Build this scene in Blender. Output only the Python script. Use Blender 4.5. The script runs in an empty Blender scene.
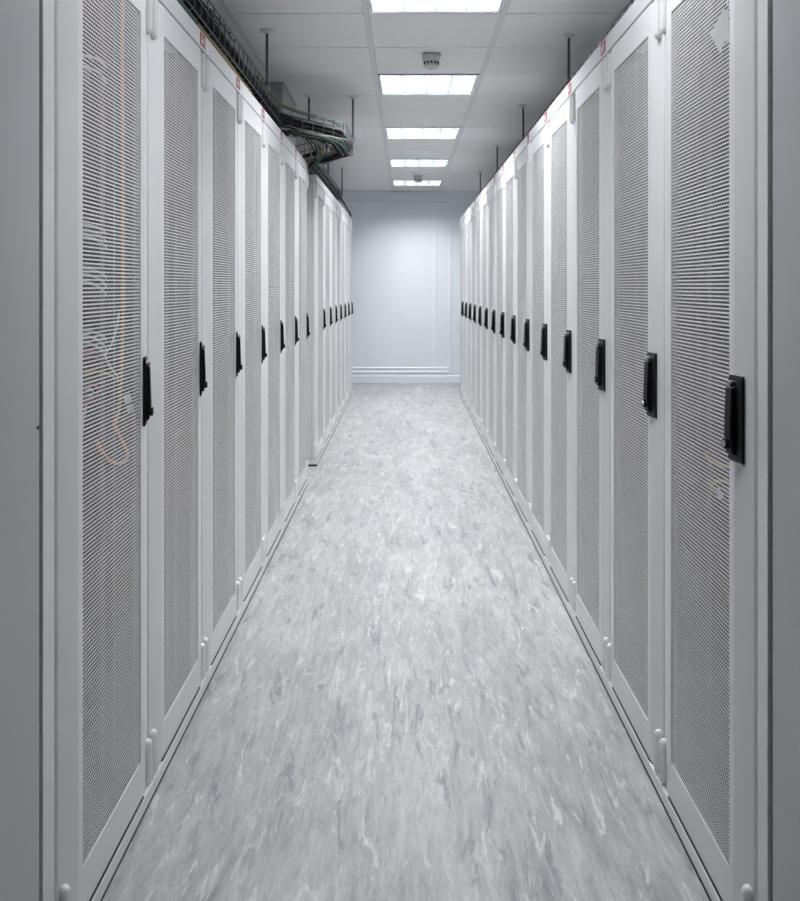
import bpy, math, random
from mathutils import Vector

# ------------------------------------------------------------------ camera, world, exposure
scene = bpy.context.scene
H = 1.215            # eye height
HC = 1.19            # ceiling above the eye
ZC = H + HC          # ceiling height
YW = 12.05           # end wall
FPX = 960.0
cam_d = bpy.data.cameras.new('camera')
cam = bpy.data.objects.new('camera', cam_d)
scene.collection.objects.link(cam)
cam.location = (0, 0, H)
cam.rotation_euler = (math.pi / 2, 0, 0)
cam_d.sensor_fit = 'AUTO'
cam_d.sensor_width = 36.0
cam_d.lens = FPX / 901 * 36
cam_d.shift_x = -6.0 / 901
cam_d.shift_y = -164.5 / 901
cam_d.clip_start = 0.02
scene.camera = cam

world = bpy.data.worlds.new('world')
scene.world = world
world.use_nodes = True
world.node_tree.nodes['Background'].inputs[0].default_value = (0.5, 0.55, 0.62, 1)
world.node_tree.nodes['Background'].inputs[1].default_value = 0.05

vs = scene.view_settings
vs.view_transform = 'Standard'
vs.look = 'None'
vs.gamma = 1.0
vs.use_curve_mapping = False
vs.exposure = 0.1
LAMP = 50.0          # radiance of the fluorescent panels

C = scene.collection
random.seed(7)

# ------------------------------------------------------------------ materials
def new_mat(name):
    m = bpy.data.materials.new(name)
    m.use_nodes = True
    return m, m.node_tree.nodes, m.node_tree.links, m.node_tree.nodes['Principled BSDF']

def plain(name, col, rough=0.5, metal=0.0, var=0.04, scale=6.0, bump=0.0, bscale=200.0, spec=0.5):
    m, n, l, b = new_mat(name)
    b.inputs['Roughness'].default_value = rough
    b.inputs['Metallic'].default_value = metal
    b.inputs['Specular IOR Level'].default_value = spec
    tc = n.new('ShaderNodeTexCoord')
    nz = n.new('ShaderNodeTexNoise'); nz.inputs['Scale'].default_value = scale
    nz.inputs['Detail'].default_value = 3
    l.new(tc.outputs['Object'], nz.inputs['Vector'])
    rp = n.new('ShaderNodeValToRGB')
    rp.color_ramp.elements[0].position = 0.3
    rp.color_ramp.elements[1].position = 0.7
    rp.color_ramp.elements[0].color = [c * (1 - var) for c in col] + [1]
    rp.color_ramp.elements[1].color = [min(1, c * (1 + var)) for c in col] + [1]
    l.new(nz.outputs['Fac'], rp.inputs['Fac'])
    l.new(rp.outputs['Color'], b.inputs['Base Color'])
    if bump:
        n2 = n.new('ShaderNodeTexNoise'); n2.inputs['Scale'].default_value = bscale
        l.new(tc.outputs['Object'], n2.inputs['Vector'])
        bp = n.new('ShaderNodeBump'); bp.inputs['Strength'].default_value = bump
        bp.inputs['Distance'].default_value = 0.002
        l.new(n2.outputs['Fac'], bp.inputs['Height'])
        l.new(bp.outputs['Normal'], b.inputs['Normal'])
    return m

def emit(name, col, s):
    m, n, l, b = new_mat(name)
    b.inputs['Base Color'].default_value = (0.8, 0.8, 0.8, 1)
    b.inputs['Emission Color'].default_value = (*col, 1)
    b.inputs['Emission Strength'].default_value = s
    return m

M = {}
M['paint'] = plain('light_grey_powder_coat', (0.70, 0.70, 0.71), 0.34, var=0.015, scale=3, bump=0.03, bscale=900)
M['sheet'] = plain('perforated_steel_grey', (0.70, 0.70, 0.71), 0.4, var=0.015, scale=3)
M['boss'] = plain('hinge_plastic_highlight', (0.74, 0.74, 0.75), 0.22, var=0.01)  # whitened past the door paint to put the bosses' highlight into the colour
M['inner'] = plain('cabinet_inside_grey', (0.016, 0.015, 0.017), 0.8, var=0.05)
M['solid'] = plain('mid_grey_cabinet_paint', (0.46, 0.463, 0.48), 0.45, var=0.015, scale=2, bump=0.03, bscale=900)
M['black'] = plain('black_plastic', (0.005, 0.005, 0.006), 0.4, var=0.1, spec=0.25)
M['rubber_shade'] = plain('black_rubber_and_shade', (0.02, 0.02, 0.022), 0.7)  # also colours the strips that stand in for shaded gaps
M['dark'] = plain('dark_gap', (0.03, 0.03, 0.033), 0.7)
M['zinc'] = plain('zinc_steel', (0.42, 0.43, 0.44), 0.35, metal=0.8, var=0.08, scale=40)
M['wire'] = plain('galvanised_wire', (0.17, 0.18, 0.185), 0.5, metal=0.5, var=0.1, scale=60)
M['rod'] = plain('threaded_steel', (0.10, 0.11, 0.125), 0.45, metal=0.4, var=0.1, scale=60)
M['chrome'] = plain('nickel', (0.6, 0.6, 0.6), 0.25, metal=0.9)
M['red'] = plain('red_label', (0.36, 0.05, 0.06), 0.5)
M['white'] = plain('white_print', (0.8, 0.8, 0.8), 0.5)
M['tile'] = plain('ceiling_tile', (0.80, 0.80, 0.81), 0.9, var=0.02, scale=30, bump=0.12, bscale=350)
M['tbar'] = plain('ceiling_bar', (0.66, 0.66, 0.68), 0.5, var=0.01)
M['seam'] = plain('vinyl_weld', (0.44, 0.44, 0.44), 0.5)
M['slab'] = plain('ceiling_void', (0.10, 0.10, 0.105), 0.9)
M['wall'] = plain('wall_paint', (0.84, 0.875, 0.915), 0.75, var=0.012, scale=1.5, bump=0.04, bscale=150)
M['trim'] = plain('trim_gloss_paint', (0.855, 0.89, 0.925), 0.45, var=0.01)
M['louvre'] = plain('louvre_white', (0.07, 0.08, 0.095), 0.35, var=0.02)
M['lamp'] = emit('fluorescent_glow', (0.965, 0.985, 1.0), LAMP)
M['lamp_dim'] = emit('fluorescent_glow_lowered', (0.965, 0.985, 1.0), LAMP * 0.6)  # output turned down to darken the near end of the aisle
M['detector'] = plain('detector_plastic', (0.62, 0.62, 0.64), 0.5)
M['detector_grey'] = plain('detector_base_grey', (0.5, 0.51, 0.53), 0.5)
M['duct'] = plain('duct_paint', (0.42, 0.45, 0.48), 0.6)
M['c_black'] = plain('cable_black', (0.006, 0.006, 0.007), 0.8, var=0.2, spec=0.15)
M['c_yellow'] = plain('cable_yellow', (0.21, 0.15, 0.012), 0.5, var=0.1)
M['c_lemon'] = plain('cable_lemon', (0.55, 0.42, 0.05), 0.5, var=0.1)
M['c_teal'] = plain('cable_teal', (0.012, 0.06, 0.065), 0.5, var=0.1)
M['c_green'] = plain('cable_green', (0.04, 0.16, 0.07), 0.5)
M['c_blue'] = plain('cable_blue', (0.03, 0.06, 0.16), 0.5)
M['c_orange'] = plain('cable_orange', (0.75, 0.34, 0.06), 0.5)
M['c_red'] = plain('cable_red', (0.55, 0.05, 0.04), 0.5)
M['c_white'] = plain('cable_white', (0.75, 0.75, 0.76), 0.5)
M['c_grey'] = plain('cable_grey', (0.10, 0.11, 0.108), 0.5)
M['paper'] = plain('paper_white', (0.75, 0.76, 0.78), 0.8)

def floor_material():
    m, n, l, b = new_mat('streaked_vinyl')
    tc = n.new('ShaderNodeTexCoord')
    def noise(sx, sy, detail, rough, dist=0.0, off=(0, 0, 0), sc=1.0):
        mp = n.new('ShaderNodeMapping'); mp.inputs['Scale'].default_value = (sx, sy, 1)
        mp.inputs['Location'].default_value = off
        l.new(tc.outputs['Object'], mp.inputs['Vector'])
        z = n.new('ShaderNodeTexNoise'); z.inputs['Scale'].default_value = sc
        z.inputs['Detail'].default_value = detail; z.inputs['Roughness'].default_value = rough
        z.inputs['Distortion'].default_value = dist
        l.new(mp.outputs['Vector'], z.inputs['Vector'])
        return z.outputs['Fac']
    def ramp(f, stops):
        r = n.new('ShaderNodeValToRGB')
        while len(r.color_ramp.elements) < len(stops): r.color_ramp.elements.new(0.5)
        for e, (p, c) in zip(r.color_ramp.elements, stops):
            e.position = p; e.color = (*c, 1) if len(c) == 3 else c
        l.new(f, r.inputs['Fac']); return r.outputs['Color']
    def mix(f, a, c, mode='MIX'):
        x = n.new('ShaderNodeMix'); x.data_type = 'RGBA'; x.blend_type = mode
        if isinstance(f, float): x.inputs['Factor'].default_value = f
        else: l.new(f, x.inputs['Factor'])
        for s, v in ((x.inputs[6], a), (x.inputs[7], c)):
            if isinstance(v, tuple): s.default_value = (*v, 1)
            else: l.new(v, s)
        return x.outputs[2]
    g = lambda v: (v, v, v)
    base = ramp(noise(2.2, 0.7, 6, 0.6, 0.4), [(0.3, (0.335, 0.338, 0.348)), (0.7, (0.44, 0.437, 0.437))])
    fine = ramp(noise(48, 6.5, 9, 0.75, 0.8, (3, 1, 0)), [(0.33, g(0.25)), (0.67, g(0.75))])
    mid = ramp(noise(7, 2.0, 7, 0.68, 0.9, (9, 3, 0)), [(0.34, g(0.36)), (0.66, g(0.64))])
    col = mix(0.6, base, mid, 'OVERLAY')
    col = mix(0.45, col, fine, 'OVERLAY')
    dk = ramp(noise(21, 3.2, 8, 0.72, 0.8, (7, 4, 0)), [(0.54, g(0)), (0.64, g(0.85))])
    col = mix(dk, col, (0.20, 0.208, 0.23))
    lt = ramp(noise(27, 4.6, 8, 0.74, 0.9, (1, 9, 0)), [(0.555, g(0)), (0.63, g(0.9))])
    col = mix(lt, col, (0.60, 0.59, 0.57))
    wr = ramp(noise(3, 1.2, 5, 0.6, 0.5, (11, 2, 0)), [(0.6, g(0)), (0.8, g(0.25))])
    col = mix(wr, col, (0.42, 0.37, 0.34))
    sp = ramp(noise(120, 60, 4, 0.6, 0.2, (5, 5, 0)), [(0.3, g(0.43)), (0.7, g(0.57))])
    col = mix(0.35, col, sp, 'OVERLAY')
    l.new(col, b.inputs['Base Color'])
    r = ramp(noise(6, 1.5, 5, 0.6, 0.5, (2, 2, 0)), [(0.3, g(0.36)), (0.7, g(0.52))])
    l.new(r, b.inputs['Roughness'])
    b.inputs['Specular IOR Level'].default_value = 0.45
    bp = n.new('ShaderNodeBump'); bp.inputs['Strength'].default_value = 0.12
    bp.inputs['Distance'].default_value = 0.003
    l.new(noise(30, 6, 6, 0.65, 0.5), bp.inputs['Height'])
    l.new(bp.outputs['Normal'], b.inputs['Normal'])
    return m
M['floor'] = floor_material()

# ------------------------------------------------------------------ mesh helpers
class MB:
    def __init__(s): s.v = []; s.f = []
    def box(s, x0, x1, y0, y1, z0, z1):
        i = len(s.v)
        s.v += [(x0,y0,z0),(x1,y0,z0),(x1,y1,z0),(x0,y1,z0),(x0,y0,z1),(x1,y0,z1),(x1,y1,z1),(x0,y1,z1)]
        s.f += [tuple(i+k for k in q) for q in ((0,3,2,1),(4,5,6,7),(0,1,5,4),(1,2,6,5),(2,3,7,6),(3,0,4,7))]
        return s
    def prism(s, pts, z0, z1):
        """pts counter-clockwise in x/y, extruded along z"""
        i = len(s.v); k = len(pts)
        s.v += [(x, y, z0) for x, y in pts] + [(x, y, z1) for x, y in pts]
        s.f.append(tuple(i + q for q in reversed(range(k))))
        s.f.append(tuple(i + k + q for q in range(k)))
        for q in range(k):
            r = (q + 1) % k
            s.f.append((i+q, i+r, i+k+r, i+k+q))
        return s
    def prism_x(s, pts, x0, x1):
        """pts in y/z, extruded along x"""
        i = len(s.v); k = len(pts)
        s.v += [(x0, y, z) for y, z in pts] + [(x1, y, z) for y, z in pts]
        s.f.append(tuple(i + q for q in reversed(range(k))))
        s.f.append(tuple(i + k + q for q in range(k)))
        for q in range(k):
            r = (q + 1) % k
            s.f.append((i+q, i+r, i+k+r, i+k+q))
        return s
    def tube(s, path, r, n=6):
        path = [Vector(p) for p in path]; k = len(path); i = len(s.v)
        up = None
        for q, p in enumerate(path):
            t = (path[min(q+1, k-1)] - path[max(q-1, 0)]).normalized()
            if up is None:
                up = Vector((0, 0, 1)) if abs(t.z) < 0.9 else Vector((1, 0, 0))
            a = t.cross(up)
            if a.length < 1e-6: a = t.cross(Vector((0.3, 0.8, 0.1)))
            a.normalize(); c = a.cross(t).normalized(); up = c
            for j in range(n):
                th = 2 * math.pi * j / n
                s.v.append(tuple(p + a * math.cos(th) * r + c * math.sin(th) * r))
        for q in range(k - 1):
            for j in range(n):
                j2 = (j + 1) % n
                s.f.append((i+q*n+j, i+q*n+j2, i+(q+1)*n+j2, i+(q+1)*n+j))
        s.f.append(tuple(i + j for j in reversed(range(n))))
        s.f.append(tuple(i + (k-1)*n + j for j in range(n)))
        return s
    def lathe(s, prof, c=(0, 0, 0), n=16, axis='z'):
        """prof list of (radius, height)"""
        i = len(s.v); k = len(prof)
        for r, h in prof:
            for j in range(n):
                th = 2 * math.pi * j / n
                a, b_ = r * math.cos(th), r * math.sin(th)
                p = {'z': (a, b_, h), 'y': (a, h, b_), 'x': (h, a, b_)}[axis]
                s.v.append((c[0]+p[0], c[1]+p[1], c[2]+p[2]))
        for q in range(k - 1):
            for j in range(n):
                j2 = (j + 1) % n
                s.f.append((i+q*n+j, i+q*n+j2, i+(q+1)*n+j2, i+(q+1)*n+j))
        s.f.append(tuple(i + j for j in reversed(range(n))))
        s.f.append(tuple(i + (k-1)*n + j for j in range(n)))
        return s
    def mesh(s, name, mat, smooth=False):
        m = bpy.data.meshes.new(name)
        m.from_pydata(s.v, [], s.f); m.validate(); m.update()
        import bmesh
        bm = bmesh.new(); bm.from_mesh(m); bmesh.ops.recalc_face_normals(bm, faces=bm.faces)
        bm.to_mesh(m); bm.free()
        m.materials.append(mat)
        if smooth:
            m.polygons.foreach_set('use_smooth', [True] * len(m.polygons))
            try: m.set_sharp_from_angle(angle=math.radians(40))
            except Exception: pass
        return m

def link(name, me, parent=None, loc=(0, 0, 0), rz=0.0):
    o = bpy.data.objects.new(name, me); C.objects.link(o)
    o.parent = parent; o.location = loc; o.rotation_euler = (0, 0, rz)
    return o
def obj(name, mb, mat, parent=None, loc=(0, 0, 0), rz=0.0, smooth=False, bevel=0.0):
    o = link(name, mb.mesh(name, M[mat], smooth), parent, loc, rz)
    if bevel:
        md = o.modifiers.new('bevel', 'BEVEL'); md.width = bevel; md.segments = 2
        md.limit_method = 'ANGLE'; md.angle_limit = math.radians(35)
    return o
def tag(o, label, cat, group=None):
    o['label'] = label; o['category'] = cat
    if group: o['group'] = group
    return o
def struct(o, label=None):
    o['kind'] = 'structure'
    if label: o['label'] = label
    return o
def thing(name, label, cat, loc=(0, 0, 0), rz=0.0, group=None):
    return tag(link(name, None, None, loc, rz), label, cat, group)
def copy_tree(o, parent=None):
    c = o.copy(); C.objects.link(c); c.parent = parent
    for ch in list(o.children): copy_tree(ch, c)
    return c

# ------------------------------------------------------------------ the room shell
XL, XR, YB = -2.56, 2.84, -1.8
fl = struct(obj('floor', MB().box(XL-.1, XR+.1, YB-.1, YW+.1, -.12, 0), 'floor'), 'worn grey streaked vinyl floor')
obj('weld_seam', MB().box(-.352, -.348, YB, YW-.03, 0.0, .0006), 'seam', fl)
we = struct(obj('wall_end', MB().box(XL, XR, YW, YW+.12, 0, ZC+.3), 'wall'), 'pale blue-white painted end wall')
struct(obj('wall_left', MB().box(XL-.12, XL, YB, YW, 0, ZC+.3), 'wall'), 'pale painted wall behind the racks')
struct(obj('wall_right', MB().box(XR, XR+.12, YB, YW, 0, ZC+.3), 'wall'), 'pale painted wall behind the racks')
struct(obj('wall_back', MB().box(XL, XR, YB-.12, YB, 0, ZC+.3), 'wall'), 'pale painted wall facing the end wall')

# end wall mouldings
prof = [(0, 0), (-.022, 0), (-.022, .085), (-.017, .095), (-.017, .120), (-.026, .126), (-.026, .142), (-.012, .150), (-.012, .172), (-.018, .176), (-.018, .190), (0, .198)]
b = MB().prism_x([(YW + y, z) for y, z in prof], XL, .525)
struct(obj('baseboard_end', b, 'trim'), 'white stepped skirting board along the end wall')
b = MB().prism_x([(YW, 0), (YW-.02, 0), (YW-.02, .085), (YW, .10)], .527, XR)
struct(obj('baseboard_end_return', b, 'trim'), 'low white skirting board at the foot of the end wall')
struct(obj('trim_1', MB().prism_x([(YW, ZC-.165), (YW-.016, ZC-.160), (YW-.016, ZC-.140), (YW, ZC-.128)], XL, .53), 'trim'), 'thin white rail high on the end wall')
struct(obj('trim_2', MB().box(.335, .392, YW-.008, YW, .199, ZC-.19), 'trim', bevel=.003), 'slim vertical white trunking on the end wall')
struct(obj('trim_3', MB().box(.548, .568, YW-.010, YW, .10, ZC-.13), 'trim', bevel=.003), 'vertical white edge strip on the end wall')
struct(obj('trim_4', MB().box(-.17, .085, YW-.05, YW, ZC-.045, ZC-.012), 'trim', bevel=.003), 'short pale trunking piece under the ceiling')

# ------------------------------------------------------------------ suspended ceiling
TX0, TY0 = -.173, 4.19           # a grid crossing
slab = struct(obj('ceiling', MB().box(XL, XR, YB, YW, ZC+.14, ZC+.3), 'slab'), 'suspended ceiling of pale mineral tiles')
lights_y = [-9.0, -1.51, 2.09, 3.89, 5.69, 7.49, 9.29, 11.09]
cols = range(-4, 5)
rows = range(-10, 13)
tile_me = MB().prism([(-.287, -.2955), (.287, -.2955), (.287, .2955), (-.287, .2955)], 0.0, .014).mesh('ceiling_tile', M['tile'])
last_y = TY0 + 13 * .6
narrow_me = MB().prism([(-.287, -.0), (.287, -.0), (.287, YW - last_y - .004), (-.287, YW - last_y - .004)], 0, .014).mesh('ceiling_tile_cut', M['tile'])
for cx in cols:
    x = TX0 + .3 + .6 * cx
    for r in rows:
        y = TY0 + .3 + .6 * r
        if cx == 0 and any(abs(y - q) < .1 for q in lights_y): continue
        link('ceiling_tile', tile_me, slab, (x, y, ZC))
    link('ceiling_tile', narrow_me, slab, (x, last_y, ZC))
bar_me = MB().box(-.0115, .0115, YB, YW-.001, -.001, .03).mesh('ceiling_bar', M['tbar'])
for k in range(-4, 6):
    link('ceiling_bar', bar_me, slab, (TX0 + .6 * k, 0, ZC))
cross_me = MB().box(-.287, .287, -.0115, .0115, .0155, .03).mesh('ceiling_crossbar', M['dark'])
for cx in cols:
    for r in range(-10, 14):
        link('ceiling_crossbar', cross_me, slab, (TX0 + .3 + .6 * cx, TY0 + .6 * r, ZC))

# recessed louvred light fittings
def light_fitting():
    t = thing('ceiling_light', '', 'light', (0, 0, 0), 0, 'louvred ceiling lights over the aisle')
    w = .286; d = .055
    fr = MB()
    fr.box(-w, w, -w, -w+.014, 0, .10).box(-w, w, w-.014, w, 0, .10)
    fr.box(-w, -w+.014, -w+.014, w-.014, 0, .10).box(w-.014, w, -w+.014, w-.014, 0, .10)
    fr.box(-w+.014, w-.014, -w+.014, w-.014, .092, .10)
    obj('housing', fr, 'louvre', t)
    rm = MB()
    rm.box(-w, w, -w, -w+.010, -.003, -.0002).box(-w, w, w-.010, w, -.003, -.0002)
    rm.box(-w, -w+.010, -w+.010, w-.010, -.003, -.0002).box(w-.010, w, -w+.010, w-.010, -.003, -.0002)
    obj('rim', rm, 'white', t)
    obj('glowing_panel', MB().box(-w+.016, w-.016, -w+.016, w-.016, .068, .072), 'lamp', t)
    p = 2 * (w - .014) / 4
    bl = MB().prism_x([(-.0012, 0), (.0012, 0), (.004, d), (-.004, d)], -w+.0145, w-.0145).mesh('louvre_blade', M['louvre'])
    bs = MB().prism_x([(-.0012, .002), (.0012, .002), (.004, d-.002), (-.004, d-.002)], -p/2+.004, p/2-.004).mesh('louvre_fin', M['louvre'])
    for k in (-1, 0, 1):
        link('louvre_blade', bl, t, (k * p, 0, .006), math.pi / 2)
        for q in (-1.5, -.5, .5, 1.5):
            link('louvre_fin', bs, t, (q * p, k * p, .006))
    return t
lf = light_fitting()
order = ['eighth', 'seventh', 'sixth', 'fifth', 'fourth', 'third', 'second', 'first']
for i, y in sorted(enumerate(lights_y), key=lambda q: abs(q[0] - 3)):
    if i < 2: continue
    o = lf if i == 3 else copy_tree(lf)
    o.location = (TX0 + .3, y, ZC)
    if i == 2:                                   # unseen fitting, output lowered so the near racks fall darker
        for ch in list(o.children):
            if ch.name.startswith('glowing_panel'):
                ch.data = ch.data.copy(); ch.data.materials[0] = M['lamp_dim']
    o['label'] = 'bright square louvred ceiling light, %s from the end wall' % order[i]

# smoke detectors
def detector(y, label):
    t = thing('smoke_detector', label, 'detector', (TX0 + .3 + .003, y, ZC), 0, 'smoke detectors on the ceiling')
    obj('base', MB().box(-.047, .047, -.047, .047, -.025, -.001), 'detector_grey', t, bevel=.006)
    obj('body', MB().lathe([(.045, -.026), (.045, -.032), (.038, -.040), (.036, -.054), (.040, -.058)], n=24), 'detector', t, smooth=True)
    for k in range(12):
        a = 2 * math.pi * k / 12
        obj('vent_slot', MB().box(-.005, .005, -.002, .002, -.052, -.041), 'dark', t, (.0375 * math.cos(a), .0375 * math.sin(a), 0), a + math.pi / 2)
    obj('cap', MB().lathe([(.040, -.0585), (.040, -.064), (.026, -.073), (.006, -.075)], n=24), 'detector', t, smooth=True)
    obj('indicator', MB().lathe([(.004, -.0752), (.004, -.078)], n=8), 'red', t)
detector(4.93, 'pale smoke detector on the ceiling between the fifth and fourth lights from the end wall')
detector(10.35, 'pale smoke detector on the ceiling between the second and first lights from the end wall')

# ------------------------------------------------------------------ server racks
ZD0, ZD1 = .050, 1.908        # door
ZP0, ZP1 = .133, 1.836        # perforated field
ZT = 1.965
PW = .195                     # half width of the perforated field

def rack_proto():
    t = thing('server_rack', '', 'server rack', group='light grey server racks lining the aisle')
    w = .2985
    f = MB()
    for sx in (-1, 1):
        for (y0, y1) in ((.034, .075), (.955, .995)):
            a, b_ = sorted((sx * (w - .0035), sx * (w - .04)))
            f.box(a, b_, y0, y1, .052, ZT - .055)
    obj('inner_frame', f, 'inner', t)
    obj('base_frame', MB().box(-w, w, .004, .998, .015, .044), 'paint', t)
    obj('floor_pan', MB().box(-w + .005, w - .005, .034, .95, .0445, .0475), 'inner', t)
    obj('header', MB().box(-w, w, -.002, .02, ZD1 + .006, ZT), 'paint', t, bevel=.002)
    obj('plinth', MB().box(-w, w, -.006, .0035, .015, .0435), 'paint', t)
    obj('top_panel', MB().box(-w, w, .0205, .998, ZT - .050, ZT - .001), 'paint', t)
    obj('foot_strip', MB().box(-w + .001, w - .001, -.0025, .9, .0, .0145), 'rubber_shade', t)
    obj('groove_shade', MB().box(-.215, .215, -.0040, .0035, .0445, .0488), 'rubber_shade', t)  # dark strip standing in for the shaded groove under the door
    for sx in (-1, 1):
        a, b_ = sorted((sx * (w - .003), sx * (w - .0005)))
        obj('corner_trim', MB().box(a, b_, .033, .076, .046, ZT - .052), 'paint', t)
        obj('side_panel', MB().box(a, b_, .080, .95, .056, ZT - .056), 'paint', t)
        a, b_ = sorted((sx * .225, sx * .262))
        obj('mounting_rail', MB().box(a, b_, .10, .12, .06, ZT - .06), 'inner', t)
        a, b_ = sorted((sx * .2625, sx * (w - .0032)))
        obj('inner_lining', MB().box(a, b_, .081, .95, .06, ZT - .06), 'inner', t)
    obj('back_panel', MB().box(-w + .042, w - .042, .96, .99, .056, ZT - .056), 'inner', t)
    # door: bevelled stiles, rails and the perforated sheet
    d = MB()
    st = [(PW, -.002), (PW + .024, -.002), (.290, .0095), (.2955, .0125), (.2965, .016), (.2965, .032), (.275, .032), (PW + .045, .006), (PW, .0015)]
    d.prism(st, ZD0, ZD1)
    d.prism([(-x, y) for x, y in reversed(st)], ZD0, ZD1)
    d.box(-PW, PW, -.002, .0018, ZD0, ZP0).box(-PW, PW, -.002, .0018, ZP1, ZD1)
    door = obj('door', d, 'paint', t)
    s = MB(); pitch = .0078
    nrow = int((ZP1 - ZP0) / pitch); pr = (ZP1 - ZP0) / nrow
    ncol = int(2 * PW / .0090); pc = 2 * PW / ncol
    for k in range(nrow + 1):
        z = ZP0 + k * pr
        s.box(-PW, PW, 0, .0006, max(z - .0015, ZP0), min(z + .0015, ZP1))
        if k == nrow: break
        for q in range(ncol + (k % 2)):          # staggered webs between the holes
            x = -PW + (q + (.5 if k % 2 == 0 else 0)) * pc
            x0, x1 = max(x - .0009, -PW), min(x + .0009, PW)
            z0, z1 = z + .0015, z + pr - .0015
            i0 = len(s.v)
            s.v += [(x0, .0005, z0), (x0, 0.0001, z0), (x1, 0.0001, z0), (x1, .0005, z0), (x0, .0005, z1), (x0, 0.0001, z1), (x1, 0.0001, z1), (x1, .0005, z1)]
            s.f += [(i0, i0+1, i0+5, i0+4), (i0+1, i0+2, i0+6, i0+5), (i0+2, i0+3, i0+7, i0+6)]
    obj('perforated_sheet', s, 'sheet', door)
    # rounded hinge bosses in the four corners
    prof_lo = [(.0115, ZD0 + .002), (.0115, ZD0 + .086), (.0108, ZD0 + .093), (.008, ZD0 + .099), (.003, ZD0 + .1015)]
    hi = [(r, ZD0 + ZD1 - z) for r, z in prof_lo][::-1]
    bl = MB().lathe(prof_lo, n=12).mesh('hinge_boss', M['boss'], True)
    bh = MB().lathe(hi, n=12).mesh('hinge_boss_upper', M['boss'], True)
    for sx in (-1, 1):
        link('hinge_boss', bl, door, (sx * .276, .004, 0))
        link('hinge_boss', bh, door, (sx * .276, .004, 0))
    # swing handle on the right-hand stile, following its bevel
    hd = obj('handle', MB().prism_x([(.0, -.079), (-.003, -.079), (-.0055, -.073), (-.0055, .071), (-.003, .079), (0, .079)], -.025, .025), 'black', t, (.2340, .0002, .973), math.radians(9.5), bevel=.001)
    obj('lever', MB().prism_x([(-.0056, -.066), (-.012, -.064), (-.0165, -.03), (-.0135, .056), (-.0056, .060)], -.021, .002), 'black', hd, bevel=.0015)
    obj('lock_cylinder', MB().lathe([(.0100, -.011), (.0100, -.0195), (.0085, -.021)], (-.012, 0, -.046), 14, 'y'), 'black', hd, smooth=True)
    obj('key_face', MB().lathe([(.0065, -.0212), (.006, -.022)], (-.012, 0, -.046), 12, 'y'), 'chrome', hd)
    obj('pivot_pin', MB().lathe([(.006, -.0056), (.006, -.012), (.004, -.014)], (-.010, 0, .064), 12, 'y'), 'chrome', hd, smooth=True)
    # red tag on the header
    lb = obj('rack_tag', MB().box(.222, .288, -.0032, -.0022, ZD1 + .014, ZT - .006), 'red', t)
    mk = MB()
    for x, z0, z1 in ((.236, .006, .026), (.246, .006, .016), (.256, .010, .026), (.268, .006, .026)):
        mk.box(x - .0022, x + .0022, -.0037, -.0033, ZD1 + .014 + z0, ZD1 + .014 + z1)
    obj('tag_print', mk, 'white', lb)
    return t

AX = .603
proto = rack_proto()
ordn = ['first', 'second', 'third', 'fourth', 'fifth', 'sixth', 'seventh', 'eighth', 'ninth', 'tenth', 'eleventh', 'twelfth', 'thirteenth', 'fourteenth', 'fifteenth']
first = True
def place(x, y, rz, label, group):
    global first
    o = proto if first else copy_tree(proto)
    first = False
    o.location = (x, y, 0); o.rotation_euler = (0, 0, rz)
    o['label'] = label; o['group'] = group
    return o
Y0 = 1.98
YB0 = 6.76
racks_r, racks_l = [], []
for i in range(15):
    racks_r.append(place(AX, Y0 + .6 * i, -math.pi / 2, 'light grey perforated-door server rack, %s from the end wall in the unbroken row' % ordn[14 - i], 'racks of the unbroken row'))
for i in range(7):
    racks_l.append(place(-AX, Y0 + .6 * i, math.pi / 2, 'light grey perforated-door server rack under the cable tray, %s before the gap in its row' % ordn[6 - i], 'racks before the gap of the broken row'))
for i in range(7):
    o = place(-AX, YB0 + .6 * i, math.pi / 2, 'light grey server rack beyond the gap in its row, %s from the end wall' % ordn[6 - i], 'racks beyond the gap of the broken row')
    for ch in list(o.children):                  # no red tags on this run
        if ch.name.startswith('rack_tag'):
            for g in list(ch.children): bpy.data.objects.remove(g)
            bpy.data.objects.remove(ch)
# thick end cladding of the two first racks
obj('end_panel', MB().box(.2968, .346, .0125, .99, .0, ZT), 'paint', racks_r[0], bevel=.002)
obj('gap_shade', MB().box(.3465, .3495, .020, .98, .0, ZT), 'rubber_shade', racks_r[0])  # added black strip, paints the shade of the open gap beside the cabinet
obj('end_panel', MB().box(-.3525, -.2968, .0125, .99, .0, ZT), 'paint', racks_l[0], bevel=.002)
obj('gap_shade', MB().box(-.3545, -.3528, .020, .98, .0, ZT), 'rubber_shade', racks_l[0])  # gap shade as a black strip on the other row

# plain solid cabinets at the near end of both rows
def solid_cabinet(x, sx, label):
    t = thing('steel_cabinet', label, 'cabinet', (x, 1.315, 0), 0)
    fx = 0
    def bx(a, b_): return sorted((sx * a, sx * b_))
    a, b_ = bx(.022, .98)
    obj('body', MB().box(a, b_, -.300, .300, .06, 2.04), 'solid', t)
    a, b_ = bx(0, .020)
    dr = obj('door', MB().box(a, b_, -.298, .303, .065, 2.035), 'solid', t, bevel=.003)
    a, b_ = bx(.03, .96)
    obj('plinth', MB().box(a, b_, -.298, .298, 0, .059), 'rubber_shade', t)
    s = MB().lathe([(.003, -.001), (.003, .002)], (0, .292, .978), 10, 'x')
    if sx < 0: obj('screw', s, 'dark', dr)
    return t
solid_cabinet(-.617, -1, 'plain grey solid-door steel cabinet beside the rack holding orange and white cables')
solid_cabinet(.617, 1, 'plain grey solid-door steel cabinet at the start of the unbroken rack row')

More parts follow.
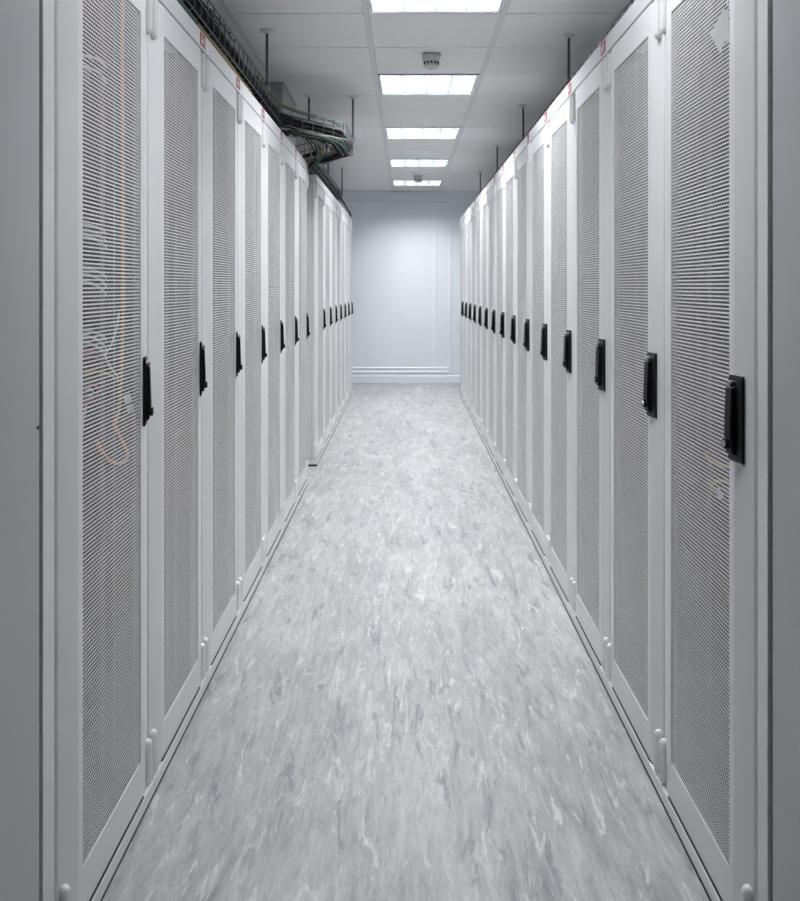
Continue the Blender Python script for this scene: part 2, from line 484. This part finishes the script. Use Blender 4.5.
# ------------------------------------------------------------------ cable trays
ZB, ZU = H + .86, H + .957
def offset_path(pts, d):
    """shift a plan polyline to the left of its travel by d"""
    out = []
    for i, p in enumerate(pts):
        p = Vector(p)
        n = []
        if i > 0: t = (p - Vector(pts[i-1])).normalized(); n.append(Vector((-t.y, t.x)))
        if i < len(pts) - 1: t = (Vector(pts[i+1]) - p).normalized(); n.append(Vector((-t.y, t.x)))
        if len(n) == 2:
            m = (n[0] + n[1]).normalized(); m = m / max(.5, m.dot(n[0]))
        else: m = n[0]
        out.append(p + m * d)
    return out
def resample(pts, step):
    pts = [Vector(p) for p in pts]; out = []; carry = 0
    for a, b_ in zip(pts, pts[1:]):
        L = (b_ - a).length; q = carry
        while q < L:
            out.append((a + (b_ - a) * q / L, (b_ - a).normalized())); q += step
        carry = q - L
    return out
def chaikin(pts, n=2):
    pts = [Vector(p) for p in pts]
    for _ in range(n):
        o = [pts[0]]
        for a, b_ in zip(pts, pts[1:]):
            o += [a * .75 + b_ * .25, a * .25 + b_ * .75]
        pts = o + [pts[-1]]
    return pts

def tray(edge, width, label, step=.1, wr=.0024):
    t = thing('cable_tray', label, 'cable tray', (edge[0][0], edge[0][1], ZB))
    base = Vector((edge[0][0], edge[0][1], ZB))
    for off in (0, width):
        for z in (ZB + .05, ZU):
            pts = [Vector((p.x, p.y, z)) - base for p in offset_path(edge, off)]
            obj('long_wire', MB().tube(pts, wr * (1.25 if z == ZU else 1), 6), 'wire', t)
    for k in range(5):
        pts = [Vector((p.x, p.y, ZB)) - base for p in offset_path(edge, width * k / 4)]
        obj('long_wire', MB().tube(pts, wr, 6), 'wire', t)
    u = MB().tube([(0, 0, ZU - ZB), (-.0, 0, .012), (-.012, 0, .0), (-width + .012, 0, 0), (-width, 0, .012), (-width, 0, ZU - ZB)], wr, 5).mesh('cross_wire', M['wire'])
    for p, tg in resample(edge, step):
        c = link('cross_wire', u, t)
        c.location = Vector((p.x, p.y, ZB + .0035)) - base
        c.rotation_euler = (0, 0, math.atan2(tg.y, tg.x) - math.pi / 2)
    return t

TL = [(-.66, 1.3), (-.66, 5.12), (-.356, 5.64), (-.345, 6.30), (-.655, 6.80), (-.655, 9.9)]
TR = [(.955, 1.3), (.955, 10.15)]
tray(TL, .20, 'galvanised wire cable tray over the broken rack row, bending out over the aisle')
tray(TR, .20, 'galvanised wire cable tray over the unbroken rack row')

def rod(x, y, label, grp):
    t = thing('threaded_rod', label, 'rod', (x, y, ZC), 0, grp)
    obj('rod', MB().tube([(0, 0, -.003), (0, 0, ZU - ZC - .05)], .0065, 8), 'rod', t)
    obj('ceiling_disc', MB().lathe([(.029, -.001), (.029, -.006), (.014, -.014), (.010, -.018)], n=16), 'detector', t, smooth=True)
    obj('clamp', MB().box(-.012, .012, -.015, .015, ZU - ZC - .05, ZU - ZC - .03), 'zinc', t)
for k, y in enumerate((4.54, 6.31, 8.10, 9.95)):
    rod(.770, y, 'dark tray rod hanging over the unbroken rack row, %s from the end wall' % ordn[3 - k], 'rods holding the straight tray')
rod(-.646, 4.46, 'dark tray rod over the racks before the tray bends', 'rods holding the bent tray')
rod(-.604, 5.98, 'dark tray rod at the wall side of the tray bend', 'rods holding the bent tray')
rod(-.333, 6.02, 'dark tray rod at the outermost corner of the tray bend', 'rods holding the bent tray')
rod(-.641, 7.9, 'dark tray rod just past the tray bend, beyond the gap', 'rods holding the bent tray')
rod(-.641, 9.62, 'dark tray rod at the far end of the bent tray', 'rods holding the bent tray')

def cable(pts, r, mat, label, grp, n=6, smooth=2):
    p = chaikin(pts, smooth)
    o = obj('cable', MB().tube(p, r, n), mat, smooth=True)
    return tag(o, label, 'cable', grp)

# cables lying in the trays
def lay(edge, off, z, r, mat, wob=.012, y0=None, y1=None, step=.22):
    pts = []
    for p, tg in resample(offset_path(edge, off), step):
        if (y0 is not None and p.y < y0) or (y1 is not None and p.y > y1): continue
        nx = Vector((-tg.y, tg.x)) * random.uniform(-wob, wob)
        pts.append((p.x + nx.x, p.y + nx.y, z + random.uniform(-wob, wob) * .6))
    return chaikin(pts, 1), r, mat
def bundle(label, runs, grp=None):
    t = thing('cable_bundle', label, 'cables', runs[0][0][0], 0, grp)
    base = Vector(runs[0][0][0])
    for pts, r, mat in runs:
        obj('cable', MB().tube([Vector(p) - base for p in pts], r, 6), mat, t, smooth=True)
    return t
rr = []
for k in range(8): rr.append(lay(TL, .018 + .011 * k, ZB + .022 + .010 * (k % 2), .012, 'c_black'))
for k in range(6): rr.append(lay(TL, .018 + .013 * k, ZB + .046 + .008 * (k % 2), .012, 'c_black', .010, None, None))
for k in range(5): rr += [lay(TL, .022 + .014 * k, ZB + .074 + .006 * (k % 2), .011, 'c_black', .010, a, b_) for a, b_ in ((None, 5.2), (6.9, None))]
for k in range(4): rr.append(lay(TL, .120 + .016 * k, ZB + .010, .005, ('c_grey', 'c_green', 'c_white', 'c_grey')[k], .012, 5.9, 7.4))
bundle('thick bundle of black cables lying in the bent wire tray', rr)
bundle('yellow and green cables riding on top of the black bundle in the bent tray',
       [lay(TL, .020, ZU + .002, .0055, 'c_yellow', .010, 4.2, 5.5), lay(TL, .050, ZU + .008, .004, 'c_green', .010, 3.8, 5.9)])
bundle('mustard yellow cables strapped under the wire tray over the broken rack row',
       [lay(TL, .012 + .013 * k, ZB - .020 - .010 * (k % 2), .0085, 'c_yellow', .004, 2.9, 4.3) for k in range(4)])
bundle('dark teal cables strapped under the wire tray over the broken rack row',
       [lay(TL, .012 + .013 * k, ZB - .020 - .012 * (k % 2), .009, 'c_teal' if k != 1 else 'c_black', .006, 1.4, 3.1) for k in range(4)])
bundle('black cables strapped under the wire tray just before its bend',
       [lay(TL, .010 + .016 * k, ZB - .018 - .012 * (k % 2), .009, 'c_black', .006, 4.2, 5.2) for k in range(4)])
bundle('thin teal and white cords looped over the rim of the bent tray',
       [lay(TL, .008 + .006 * k, ZU - .010 + .008 * k, .004, ('c_teal', 'c_white')[k], .006, 3.2, 3.8) for k in range(2)])
bundle('thin grey, green and black cables tied under the bend of the wire tray',
       [lay(TL, .012 + .016 * k, ZB - .010, .0045, c, .010, 5.1, 6.7) for k, c in enumerate(('c_grey', 'c_green', 'c_black', 'c_grey', 'c_black', 'c_black'))])
bundle('bundle of black cables lying in the straight tray over the unbroken rack row',
       [lay(TR, .030 + .027 * k, ZB + .022 + .012 * (k % 2), .011, 'c_black') for k in range(6)])

# drops at the bend
rr = []
for k in range(3):
    x = -.62 - .016 * k
    rr.append((chaikin([(x + .03, 5.36 + .02 * k, ZB - .012), (x + .02, 5.25, ZB - .02), (x, 5.08, ZB - .05), (x - .04, 4.98, ZT + .012), (x - .10, 5.0, ZT + .011)], 2), .010, 'c_black'))
bundle('three black cables dropping from the tray bend onto a rack top', rr)
dc = ['c_green', 'c_black', 'c_black', 'c_blue', 'c_green', 'c_black', 'c_yellow', 'c_grey', 'c_green', 'c_orange', 'c_black', 'c_blue', 'c_grey', 'c_black', 'c_black', 'c_teal']
rr = []
for k, c in enumerate(dc):
    u = random.random(); w_ = random.uniform(-.02, .02); v = random.uniform(-.03, .03)
    rr.append((chaikin([(-.50 - .10 * u, 5.60 - .1 * u, ZB - .008), (-.47 - .10 * u + w_, 5.76 + v, ZB - .01 - .03 * u), (-.50 - .08 * u + v, 5.92 + v, ZB - .05 - .05 * u), (-.60 - .05 * u, 5.99 + w_, ZT - .01 - .04 * u), (-.69 - .08 * u, 6.06 + .02 * u, ZT - .30), (-.70 - .10 * u, 6.08 + .02 * u, 1.2)], 2), .0050, c))
bundle('tangle of green, orange, blue and black patch cables hanging from the tray bend', rr)
cable([(-.66, 9.6, ZB + .02), (-.655, 9.98, ZB + .02), (-.63, 10.3, ZB - .03), (-.61, 10.55, ZT + .04), (-.615, 10.66, ZT + .009)], .008, 'c_black', 'black cable drooping from the far end of the bent tray', None)

# duct box dropping from the ceiling at the gap
t = thing('ceiling_duct', 'grey sheet-metal duct box dropping from the ceiling behind the tray bend', 'duct', (-.95, 5.92, ZC))
obj('duct_body', MB().box(-.23, .23, -.32, .33, -.30, -.016), 'duct', t, bevel=.004)
obj('top_flange', MB().box(-.24, .24, -.335, .345, -.015, -.002), 'duct', t)

# ------------------------------------------------------------------ cables seen through the two first doors
def lp(x, dx_img, y_img):
    """point on the vertical plane x (inside a rack) seen at a photo column/row offset"""
    d = abs(x) * FPX / dx_img
    return (x, d, H - (y_img - 286) * d / FPX)
XI = -.660
P = lambda xi, yi, x=XI: lp(x, 406 - xi, yi)
cable([P(123, -40), P(122, 60), P(123, 160), P(123, 240), P(122.5, 330), P(121, 380), P(119, 410), P(114, 425)], .0045, 'c_orange', 'orange cable running straight down inside the rack with white patch cords', None)
cable([P(114, 425, -.643), P(122, 440, -.643), P(129, 455, -.643), P(124, 463, -.643), P(115, 464, -.643), P(106, 458, -.643), P(99, 447, -.643), P(97, 440, -.643)], .0038, 'c_orange', 'thin orange cable loop inside the rack with white patch cords', None)
cable([P(84, 374, -.68), P(92, 371, -.68), P(103, 372, -.675), P(114, 377, -.67), P(121, 384, -.665)], .003, 'c_orange', 'short orange cable arc inside the rack with white patch cords', None)
for k in range(2):
    cable([P(81, 356 + 6*k - 3, -.69), P(92, 351 + 5*k, -.69), P(98, 353 + 5*k, -.695)], .003, 'c_red', '%s of two short red patch cords above the orange arc in the rack' % ('upper', 'lower')[k], 'red patch cords')
cable([P(82, 390, -.685), P(90, 384, -.685), P(98, 387, -.685), P(99, 393, -.685), P(92, 399, -.685), P(82, 402, -.685)], .003, 'c_red', 'red patch cord curled into a loop inside the rack with white patch cords', None)
for k, (y0, dy) in enumerate(((55, 5), (66, 7), (224, 4), (230, 5), (236, 5), (268, 4), (274, 5), (281, 6), (330, 4), (335, 6), (342, 6))):
    cable([P(80, y0, -.70), P(90, y0 + dy * .3, -.69), P(100, y0 + dy, -.69), P(106, y0 + dy * 2.4, -.695)], .0032, 'c_white', 'white patch cord curving out of the %s patch panel behind a perforated door' % ('topmost' if k < 2 else 'second highest' if k < 5 else 'middle' if k < 8 else 'second lowest'), 'white patch cords')
cable([P(120, 305, -.67), P(117, 325, -.67), P(112, 345, -.67), P(103, 356, -.68)], .0032, 'c_white', 'white cord slanting down beside the orange cable', None)
cable([P(103, 352, -.68), P(110, 368, -.675), P(119, 378, -.67)], .0028, 'c_white', 'white cord crossing towards the orange cable', None)
cable([P(86, 405, -.68), P(83, 420, -.68), P(81, 440, -.68)], .003, 'c_white', 'white cord hanging below the red loop', None)
cable([P(84, 392, -.69), P(90, 388, -.688), P(94, 393, -.688), P(88, 397, -.69)], .003, 'c_white', 'white cord coiled inside the red loop', None)
def slip(name, label, corners, x):
    m = MB(); pts = [lp(x, abs(xi - 406), yi) for xi, yi in corners]
    k = len(m.v); e = .0006
    m.v += pts + [(p[0] + e, p[1], p[2]) for p in pts]
    m.f += [(0, 1, 2, 3), (7, 6, 5, 4)] + [(q, (q + 1) % 4, 4 + (q + 1) % 4, 4 + q) for q in range(4)]
    return tag(obj(name, m, 'paper'), label, 'tag', None)
slip('paper_tag', 'white paper tag folded on the orange cable', [(123, 396), (130, 393), (132, 401), (125, 404)], -.628)
slip('paper_tag', 'lower white paper tag on the orange cable', [(126, 406), (133, 403), (134.5, 411), (128, 414)], -.628)
slip('paper_sheet', 'white paper sheet inside the first rack of the unbroken row', [(710, 34), (728, 0), (729, 40), (722, 56)], .665)
patch = MB().box(-.23, .23, 0, .03, -.022, .022).mesh('patch_panel_face', M['black'])
for k, z in enumerate((1.70, 1.345, 1.25, 1.10, .965)):
    t = thing('patch_panel', '%s black patch panel behind the perforated door of the rack with orange cable' % ('topmost', 'second highest', 'middle', 'second lowest', 'lowest')[k], 'patch panel', (-AX - .125, Y0, z), math.pi / 2, 'patch panels behind the first perforated door')
    link('panel_face', patch, t)
    pm = MB().box(-.007, .007, -.002, -.0002, -.006, .006).mesh('port', M['c_grey'])
    for q in range(12):
        link('port', pm, t, (-.20 + .036 * q, 0, 0))
Q = lambda xi, yi, x=.65: lp(x, xi - 406, yi)
for k, (ya, yb) in enumerate(((-14, 10), (42, 66), (88, 102))):
    cable([Q(727, ya, .645), Q(723, (ya + yb) / 2 - 4, .64), Q(724, (ya + yb) / 2 + 4, .64), Q(727, yb, .645)], .004, 'c_black', 'short black cable loop %s behind the perforated door' % ('above the paper sheet', 'beside the paper sheet', 'below the paper sheet')[k], 'black cable loops behind the door')
cable([Q(729, 467), Q(720, 465), Q(712, 462), Q(707, 458), Q(706, 452)], .0035, 'c_lemon', 'thin yellow cable below the handle inside the first rack of the unbroken row', None)
cable([Q(729, 482), Q(718, 480), Q(711, 484), Q(714, 490)], .0035, 'c_lemon', 'lower thin yellow cable inside the first rack of the unbroken row', None)
slip('paper_tag', 'white paper tag under the yellow cables', [(715, 489), (719, 487), (724, 497), (719, 500)], .66)

# ------------------------------------------------------------------ small things on the floor
d = 960 * H / (630 - 286)
o = obj('floor_stud', MB().lathe([(.008, 0), (.0075, .003), (.004, .0055), (.001, .006)], n=12), 'chrome', None, ((523 - 406) * d / FPX, d, 0), smooth=True)
tag(o, 'tiny shiny round stud lying on the streaked floor', 'stud')
